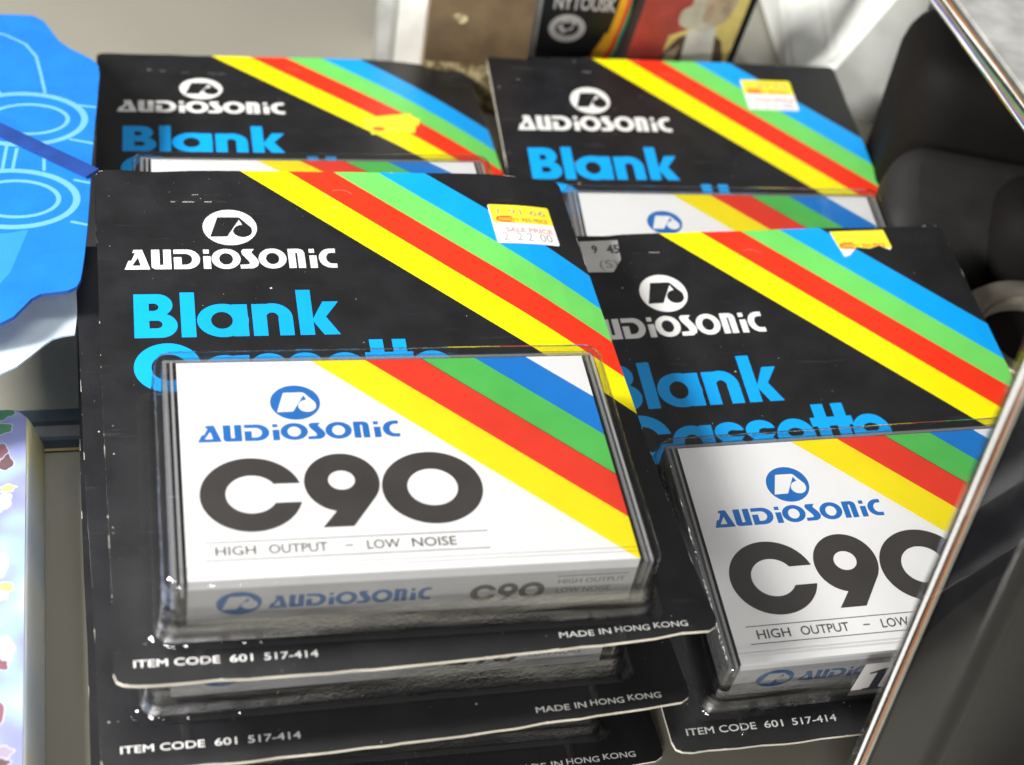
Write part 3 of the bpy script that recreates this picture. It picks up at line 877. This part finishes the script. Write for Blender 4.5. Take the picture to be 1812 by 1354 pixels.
mp = N(nt, 'ShaderNodeMapping'); mp.inputs['Scale'].default_value = (3, 26, 3)
nt.links.new(co, mp.inputs['Vector'])
nz = N(nt, 'ShaderNodeTexNoise'); nz.inputs['Scale'].default_value = 1; nz.inputs['Detail'].default_value = 1
nt.links.new(mp.outputs[0], nz.inputs['Vector'])
cr = N(nt, 'ShaderNodeValToRGB'); r_ = cr.color_ramp
r_.elements[0].position, r_.elements[0].color = 0.35, (0.55, 0.64, 0.74, 1)
r_.elements[1].position, r_.elements[1].color = 0.66, (0.84, 0.76, 0.42, 1)
el = r_.elements.new(0.5); el.color = (0.72, 0.76, 0.78, 1)
nt.links.new(nz.outputs['Fac'], cr.inputs[0]); nt.links.new(cr.outputs[0], p.inputs['Base Color']); p.inputs['Roughness'].default_value = 0.4
for n_, c_ in (('art_green', (0.09, 0.26, 0.13)), ('art_maroon', (0.15, 0.085, 0.09)), ('art_red', (0.26, 0.12, 0.14)), ('art_grey', (0.50, 0.50, 0.56)), ('art_yellow', (0.60, 0.52, 0.20)), ('art_white', (0.46, 0.47, 0.64)), ('art_pink', (0.36, 0.30, 0.40))):
    plain_mat(n_, c_, 0.35)
T0, T1 = at(79, 772, 0), at(80, 1354, 0)
dv = (T1 - T0) / np.linalg.norm(T1 - T0)
tin_m = frame((T0[0], T0[1], -0.5), (-dv[1], dv[0], 0), (-dv[0], -dv[1], 0))       # x to the right, y away from the viewer, origin at the far right corner
tin = thing('sticker_tin', 'pastel blue and lilac sticker tin with cream rounded rim at lower left', 'tin', tin_m)
TH = 14.0
rr = lambda i, z: ring_pts(-70 + i, -160 + i, -i, 1.0 - i, 7, z, 8)
put('body', loft('body', [rr(.6, 0), rr(0, 1.0), rr(2.6, TH - 2.2), rr(3.2, TH - .6), rr(4.0, TH)], ['tin_side'], cap_bot=True), tin)
def blob(cx, cy, rx, ry, seed, n=14):
    rnd = random.Random(seed)
    h = [(k, rnd.uniform(.02, .16), rnd.uniform(0, 6.28)) for k in (2, 3, 5)]
    rad = lambda a: 0.92 + sum(w_ * math.sin(k * a + ph) for k, w_, ph in h)
    return P(*[(cx + rx * rad(a) * math.cos(a), cy + ry * rad(a) * math.sin(a)) for a in np.linspace(0, 2 * math.pi, max(n, 22), endpoint=False)])
tin_i = np.array(tin_m.inverted())
def tl(px, py):
    v = tin_i @ np.array([*(at(px, py, TH - .4) * S), 1.0]); return (v[0] / S, v[1] / S)
TL_ = []
for px, py, rx, ry, ink in ((8, 730, 4.0, 4.5, 'art_green'), (4, 760, 4.0, 3.0, 'art_green'), (10, 818, 2.6, 5.0, 'art_maroon'), (0, 800, 3, 4, 'art_red'), (14, 865, 3.0, 1.6, 'art_yellow'), (6, 888, 3.5, 3.4, 'art_grey'), (5, 1000, 1.8, 5.5, 'art_grey'), (10, 1040, 3.0, 2.2, 'art_yellow'),
                            (0, 1055, 2.5, 2.5, 'art_white'), (8, 1150, 3.4, 5.5, 'art_grey'), (0, 1178, 2.4, 2.6, 'art_red'), (-2, 1265, 1.6, 5.0, 'art_red'), (8, 1332, 2.6, 2.2, 'art_pink'), (2, 1352, 2.6, 2.0, 'art_maroon'), (-20, 900, 5, 5, 'art_white'), (-30, 1100, 5, 5, 'art_green')):
    c_ = tl(px, py)
    TL_.append((blob(c_[0], c_[1], rx * .72 + .45, ry * .72 + .45, px * 7 + py, 24), 'art_white')); TL_.append((blob(c_[0], c_[1], rx * .72, ry * .72, px * 7 + py, 24), ink))
put('printed_lid', print_mesh('printed_lid', RRECT(-66, -156, -4.2, -3.2, 5.0, 8), 'pastel_print', TL_, 0.25, 'art_white', 0, None, lambda x, y, z: (x, y, z + TH + .28)), tin)

# ================================================================== boxes standing at the back
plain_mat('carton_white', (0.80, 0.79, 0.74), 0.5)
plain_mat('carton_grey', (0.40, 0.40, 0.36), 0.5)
m, nt, p = _new('brown_gold')
co = objcoord(nt)
nz = N(nt, 'ShaderNodeTexNoise'); nz.inputs['Scale'].default_value = 90; nz.inputs['Detail'].default_value = 5
nt.links.new(co, nz.inputs['Vector'])
cr = N(nt, 'ShaderNodeValToRGB'); r_ = cr.color_ramp
r_.elements[0].position, r_.elements[0].color = 0.25, (0.11, 0.068, 0.036, 1)
r_.elements[1].position, r_.elements[1].color = 0.80, (0.20, 0.135, 0.066, 1)
nt.links.new(nz.outputs['Fac'], cr.inputs[0]); nt.links.new(cr.outputs[0], p.inputs['Base Color']); p.inputs['Roughness'].default_value = 0.45
m, nt, p = _new('gold_foil')
co = objcoord(nt)
nz = N(nt, 'ShaderNodeTexNoise'); nz.inputs['Scale'].default_value = 260; nz.inputs['Detail'].default_value = 4
nt.links.new(co, nz.inputs['Vector'])
cr = N(nt, 'ShaderNodeValToRGB'); r_ = cr.color_ramp
r_.elements[0].position, r_.elements[0].color = 0.40, (0.16, 0.11, 0.05, 1)
r_.elements[1].position, r_.elements[1].color = 0.62, (0.62, 0.50, 0.27, 1)
nt.links.new(nz.outputs['Fac'], cr.inputs[0]); nt.links.new(cr.outputs[0], p.inputs['Base Color']); p.inputs['Roughness'].default_value = 0.4
for n_, c_ in (('box_red', (0.42, 0.06, 0.05)), ('box_black', (0.010, 0.010, 0.012)), ('box_yellow', (0.80, 0.64, 0.20)), ('band_orange', (0.85, 0.40, 0.02)), ('band_red', (0.72, 0.05, 0.02)), ('band_green', (0.04, 0.30, 0.10)),
               ('band_blue', (0.02, 0.20, 0.55)), ('script_white', (0.62, 0.60, 0.58)), ('skin', (0.56, 0.43, 0.29)), ('wig', (0.60, 0.54, 0.42)), ('skin_shade', (0.47, 0.345, 0.23)), ('coat', (0.12, 0.075, 0.05)), ('cravat', (0.72, 0.70, 0.60)), ('coat_blue', (0.24, 0.26, 0.32)), ('box_grey', (0.50, 0.50, 0.47)), ('box_pale', (0.58, 0.58, 0.54))):
    plain_mat(n_, c_, 0.4, vary=0.2)

def standing(px0, py0, px1, py1, lean=0.0, tiltx=0.0):
    """frame of an upright face: base line runs on the shelf between two image points; lean backs it away from the viewer"""
    a, b = at(px0, py0, -0.4), at(px1, py1, -0.4)
    d = (b - a); wd = np.linalg.norm(d); d /= wd
    back = np.array((-d[1], d[0], 0))
    up = np.array((0, 0, 1.0)) * math.cos(lean) + back * math.sin(lean)
    return frame(tuple(a), tuple(d), tuple(up)), wd

def carton(name, label, cat, fr, wd, ht, th, base, layers, edge):
    o = put(name, print_mesh(name, RECT(0, 0, wd, ht), base, layers, th, edge), None, fr)
    return tag(o, label, cat)

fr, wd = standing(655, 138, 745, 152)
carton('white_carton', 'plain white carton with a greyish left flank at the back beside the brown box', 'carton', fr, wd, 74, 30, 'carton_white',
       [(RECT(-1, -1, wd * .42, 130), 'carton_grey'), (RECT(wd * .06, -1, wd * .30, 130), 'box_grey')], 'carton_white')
fr, wd = standing(740, 190, 916, 206)
LB = [(RECT(-1, -1, wd + 1, 21), 'gold_foil'), (P((-1, 62), (14, 72), (30, 110), (-1, 110)), 'box_red'), (blob(wd * .62, 66, 6, 5, 4), 'gold_foil'), (blob(wd * .30, 40, 3, 2.4, 9), 'gold_foil')]
carton('brown_box', 'brown box flecked with gold standing behind the two back packs', 'box', fr, wd, 88, 22, 'brown_gold', LB, 'brown_gold')
fr, wd = standing(912, 176, 1088, 184)
q = wd / 55.0
LK = [(RECT(-1, -1, 3.0, 140), 'box_pale'), (RECT(3.0, -1, 4.6, 140), 'box_grey')]
LK += [(P((7, 60), (17, 66), (12, 110), (7, 110)), 'band_blue'), (P((7, 74), (12, 78), (10, 110), (7, 110)), 'band_green')]
LK += [(TEXT('NYTOUSK', 12 * q, 41.0, 33 * q, 6.0, .03), 'script_white'), (RINGS(21 * q, 32.8, 6.0, 4.6, 2.6), 'script_white'), (blob(20.5 * q, 33.5, 3.6, 2.6, 2), 'script_white'), (blob(21 * q, 33.9, 2.0, 1.6, 7), 'box_black')]
def band(x0, x1, ink, dx):
    cur = lambda o: [(34 + 16.5 * math.sin(t) + (o if t > .3 else o * .4), 58 - 42 * math.cos(t) - (2.2 * o if t < .8 else 0) * .5) for t in np.linspace(0.15, 1.5, 12)]
    pts = cur(x0) + [(55 + x0, 140), (55 + x1, 140)] + cur(x1)[::-1]
    return (P(*[(x * q, y) for x, y in pts]), ink)
LK += [band(-3.5, 0.6, 'band_orange', 0), band(0.6, 2.6, 'band_red', 0), band(2.6, 4.0, 'band_green', 0), band(4.0, 5.2, 'band_blue', 0), (RECT(wd - 1.6, -1, wd + 1, 140), 'box_black')]
LK += [(P((27 * q, 70), (36 * q, 72), (38 * q, 90), (28 * q, 90)), 'band_blue')]
carton('black_box', 'black box with white script, round white emblem and rainbow curve', 'box', fr, wd, 82, 16, 'box_black', LK, 'box_pale')
fr, wd = standing(1070, 205, 1262, 190, 0.02)
fr = fr @ Matrix.Rotation(math.radians(-9), 4, 'Z')
q = wd / 60.0
LP = [(P((-1, -1), (16, -1), (14, 140), (-1, 140)), 'box_red'), (P((13, 36), (30, 44), (34, 60), (20, 70), (10, 40)), 'box_red')]
cx, cy = 31.0, 49.0
LP += [(P((cx - 22, 6), (cx - 19, 24), (cx - 11, 37), (cx, 42), (cx + 9, 37), (cx + 15, 24), (cx + 18, 2), (cx - 22, 2)), 'coat'), (P((cx - 8, 40), (cx + 4, 43), (cx + 9, 24), (cx + 8, 4), (cx - 5, 14)), 'cravat'), (P((cx - 17, 6), (cx - 6, 28), (cx - 2, 4)), 'coat_blue'), (P((cx - 14, 30), (cx - 9, 34), (cx - 10, 20), (cx - 16, 14)), 'skin_shade'),
       (blob(cx - 1.5, cy + 5, 12, 13, 12, 30), 'wig'), (blob(cx - 9, cy - 3, 5, 6, 31, 24), 'wig'), (ELL(cx + 2.5, cy + 3, 6.6, 8.8), 'skin'), (blob(cx + 6.0, cy + 1.6, 2.2, 2.6, 3), 'skin_shade'), (blob(cx - 1.5, cy - 1, 2.4, 4.5, 8), 'skin_shade'), (blob(cx + 3.4, cy + 5.2, 4.6, .9, 5), 'skin_shade')]
LP += [(RECT(wd - 3.2, -1, wd + 1, 140), 'box_black')]
carton('portrait_box', 'red and yellow box with a portrait of a white-wigged figure in a brown coat', 'box', fr, wd, 84, 12, 'box_yellow', LP, 'box_black')

# pale grey plastic wedge case behind the right pack
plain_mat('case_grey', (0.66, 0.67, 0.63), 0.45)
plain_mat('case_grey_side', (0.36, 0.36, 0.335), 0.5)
W0 = at(1548, 276, 0) + np.array((8, 22, 0)); wd_ = np.array((-.93, .37, 0)); wd_ /= np.linalg.norm(wd_)
wn = np.cross(wd_, (0, 0, 1.0))
def wpt(px, py):
    X = at_plane(px, py, W0, wn); return ((X - W0) @ wd_, X[2])
L1a, L1b = wpt(1474, 114), wpt(1564, 10)
sl = (L1b[1] - L1a[1]) / (L1b[0] - L1a[0])
prof = [(0, -.5), (0, L1b[1] - sl * L1b[0] if L1b[0] > 0 else L1b[1] + 30), L1a, (L1a[0] + 16, max(8, L1a[1] + sl * 16)), (L1a[0] + 16, -.5)]
bm = bmesh.new()
bk = np.array((-.15, 1.0, 0)) * 130
f0 = [bm.verts.new(Vector(tuple(W0 + wd_ * a + np.array((0, 0, b)))) * S) for a, b in prof]
f1 = [bm.verts.new(Vector(tuple(W0 + wd_ * a + np.array((0, 0, b)) + bk + np.array((0, 0, 34 if b > 1 else 0)))) * S) for a, b in prof]
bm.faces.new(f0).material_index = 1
bm.faces.new(f1[::-1])
for i in range(len(prof)):
    j = (i + 1) % len(prof)
    bm.faces.new((f0[j], f0[i], f1[i], f1[j]))
bmesh.ops.recalc_face_normals(bm, faces=bm.faces)
bmesh.ops.bevel(bm, geom=list(bm.edges), offset=2.2 * S, segments=3, affect='EDGES')
me = bpy.data.meshes.new('plastic_case'); bm.to_mesh(me); bm.free()
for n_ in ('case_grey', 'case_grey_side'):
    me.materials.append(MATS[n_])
tag(put('plastic_case', me), 'pale grey plastic case with sloping top behind the back right pack', 'case')

# ================================================================== dark gadget, right background
plain_mat('gadget_black', (0.0065, 0.0055, 0.005), 0.7, 0, 0.12, bump=0.3)
plain_mat('gadget_grey', (0.015, 0.0145, 0.014), 0.6, 0, 0.22, bump=0.3)
plain_mat('gadget_metal', (0.36, 0.33, 0.28), 0.3, 0.7)
G0 = at(1735, 480, 30)
gad = thing('camera', 'dark out-of-focus camera-like gadget with a pale metal ring behind the right pack', 'camera', mat4(np.eye(3), (G0[0], G0[1], 0)))  # unidentified dark gadget, given a made-up camera shape
def rbox(name, x0, y0, z0, x1, y1, z1, r, mats, parent, rot=None, slope=0.0):
    rr_ = lambda i, z: ring_pts(x0 + i, y0 + i, x1 - i, y1 - i, max(r - i, 1.5), (lambda x, y: z + slope * (y - y0)) if slope else z, 6)
    me = loft(name, [rr_(1.5, z0), rr_(0, z0 + 1.5), rr_(0, z1 - 14), rr_(1.2, z1 - 8), rr_(3.6, z1 - 3.5), rr_(7, z1 - 1), rr_(11, z1)], mats, None, True, True, True)
    return put(name, me, parent)
rbox('body', -30, 48, -0.5, 120, 110, 74, 18, ['gadget_black'], gad)
rbox('top_plate', -34, 6, -0.5, 60, 47, 34, 14, ['gadget_grey'], gad, slope=0.45)
rbox('grip', 2, -2, 20.0, 90, 40, 52, 16, ['gadget_black'], gad)
def lathe(name, prof, mats, parent, n=48, fm=None):
    rings = [[(r * math.cos(2 * math.pi * i / n), r * math.sin(2 * math.pi * i / n), z) for i in range(n)] for r, z in prof]
    return put(name, loft(name, rings, mats, fm, True, True, True), parent)
ln = lathe('round_barrel', [(34, -0.5), (34, 16), (31, 22), (30, 23)], ['gadget_black'], gad); ln.location = (22 * S, -28 * S, 0)
rg = lathe('metal_ring', [(29, 23.2), (29, 29), (27, 31.5), (22, 31.5), (20.5, 29), (20.5, 24)], ['gadget_metal', 'gadget_black'], gad, fm=lambda k, c: 0)
rg.location = (18 * S, -30 * S, 0); rg.data.polygons[-1].material_index = 1; rg.data.polygons[-2].material_index = 1

# ================================================================== clear case lying over the gadget, upper right
clear_mat('acrylic', (0.95, 0.95, 0.94), 0.10, 0.3, 40, f0=0.14)
plain_mat('streak_white', (0.86, 0.86, 0.84), 0.35, bump=0.2, vary=0.25)
for n_, c_ in (('streak_blue', (0.05, 0.13, 0.42)), ('streak_orange', (0.42, 0.17, 0.05)), ('streak_green', (0.07, 0.26, 0.15)), ('streak_dark', (0.03, 0.03, 0.035))):
    plain_mat(n_, c_, 0.2, coat=0.5)
AZ = 96.0
A0, A1 = at(1640, 0, AZ), at(1812, 240, AZ)
ad = (A0 - A1) / np.linalg.norm(A0 - A1)
ac_m = frame(tuple(A1 - ad * 40), tuple(ad), (-ad[1] * -1, -ad[0], 0))
ac = thing('clear_case', 'clear plastic case with rainbow streaked edge at upper right', 'plastic case', ac_m)
AL = 175.0
shell = loft('shell', [ring_pts(0, 0, AL, 120, 1.5, z, 4) for z in (-7.5, -.8)] + [ring_pts(.6, .6, AL - .6, 119.4, 1.2, 0, 4)], ['acrylic'], cap_bot=True)
put('shell', shell, ac)
put('tray', loft('tray', [ring_pts(4.5, 4.5, AL - 3, 116, 1, z, 3) for z in (-6.8, -2.0)], ['streak_white'], cap_bot=True, smooth=False), ac)
def g_edge(x, y, z):
    return (x, 0.35, y - 7.2)
EL = []
rnd = random.Random(4)
for k, (h0, h1, ink) in enumerate(((0, 1.0, 'streak_orange'), (1.0, 1.8, 'streak_white'), (1.8, 2.9, 'streak_dark'), (2.9, 3.7, 'streak_green'), (3.7, 4.3, 'streak_orange'), (4.3, 5.3, 'streak_blue'), (5.3, 6.3, 'streak_white'))):
    EL.append((P(*([(x, h0 + .35 * math.sin(x / 17 + k)) for x in range(1, 174, 6)] + [(x, h1 + .35 * math.sin(x / 17 + k + 1)) for x in range(169, 0, -6)])), ink))
put('refraction_bands', print_mesh('refraction_bands', RECT(1, 0, AL - 1, 6.3), 'streak_dark', EL, 0, 'streak_dark', 0, None, g_edge), ac)  # refraction colours of the clear edge, painted as wavy bands

# ================================================================== tall black case, right foreground
plain_mat('dvd_black', (0.006, 0.006, 0.007), 0.10, coat=0.3, bump=0.02)
plain_mat('dvd_face', (0.006, 0.006, 0.009), 0.5, 0, 0.10, bump=0.2, vary=0.3)
clear_mat('dvd_sleeve', (0.96, 0.96, 0.96), 0.03, 0.04, 40, f0=0.025, boost=1.0)
plain_mat('dvd_glint_cream', (0.30, 0.28, 0.23), 0.15); plain_mat('dvd_orange', (0.42, 0.17, 0.07), 0.3)  # cream and orange of the reflected streaks along the spine
D0 = at(1440, 1480, 0)
sdir = np.array((.54, -.84, 0)); sdir /= np.linalg.norm(sdir); fdir = np.array((.84, .54, 0)); fdir /= np.linalg.norm(fdir)
up_ = np.array((-.027, .011, 1.0))
dvd_m = frame((D0[0], D0[1], 0.5), tuple(sdir - up_ * (sdir @ up_)), tuple(fdir - up_ * (fdir @ up_)))      # x across the spine, y along the face away, z up
dvd = thing('video_case', 'tall glossy black video case in clear sleeve standing at lower right', 'video case', dvd_m)
TW = 21.0
rr = lambda i, z: ring_pts(i, i, TW - i, 135 - i, 3.2, z, 14)
put('body', loft('body', [rr(.8, 0), rr(0, .8), rr(0, 189), rr(.8, 190)], ['dvd_black', 'dvd_face'], lambda k, c: 1 if (c[0] > TW - .2 and 9 < c[1]) else 0, True, True, False), dvd)
r2 = lambda i, z: ring_pts(-.5 + i, -.5 + i, TW + .5 - i, 133 - i, 3.6, z, 14)
put('sleeve', loft('sleeve', [r2(0, 1.5), r2(0, 60), r2(0, 120), r2(0, 187)], ['dvd_sleeve'], None, False, False, False), dvd)
put('spine_glints', print_mesh('spine_glints', RECT(0, 2, 3.2, 186), 'dvd_glint_cream', [(RECT(0, 2, 0.6, 186), 'white_print'), (RECT(.6, 2, 1.6, 186), 'dvd_black'), (RECT(1.6, 2, 1.95, 186), 'dvd_orange'), (RECT(1.95, 2, 2.3, 186), 'dvd_black'), (RECT(2.75, 2, 3.3, 186), 'dvd_black')], 0.1, 'dvd_black', 0, None,  # reflection streaks of the sleeved spine, painted as thin stripes
    lambda x, y, z: (3.0 + x, -.3 + z * .0 - (0.12 if z > -.05 else 0), y)), dvd)
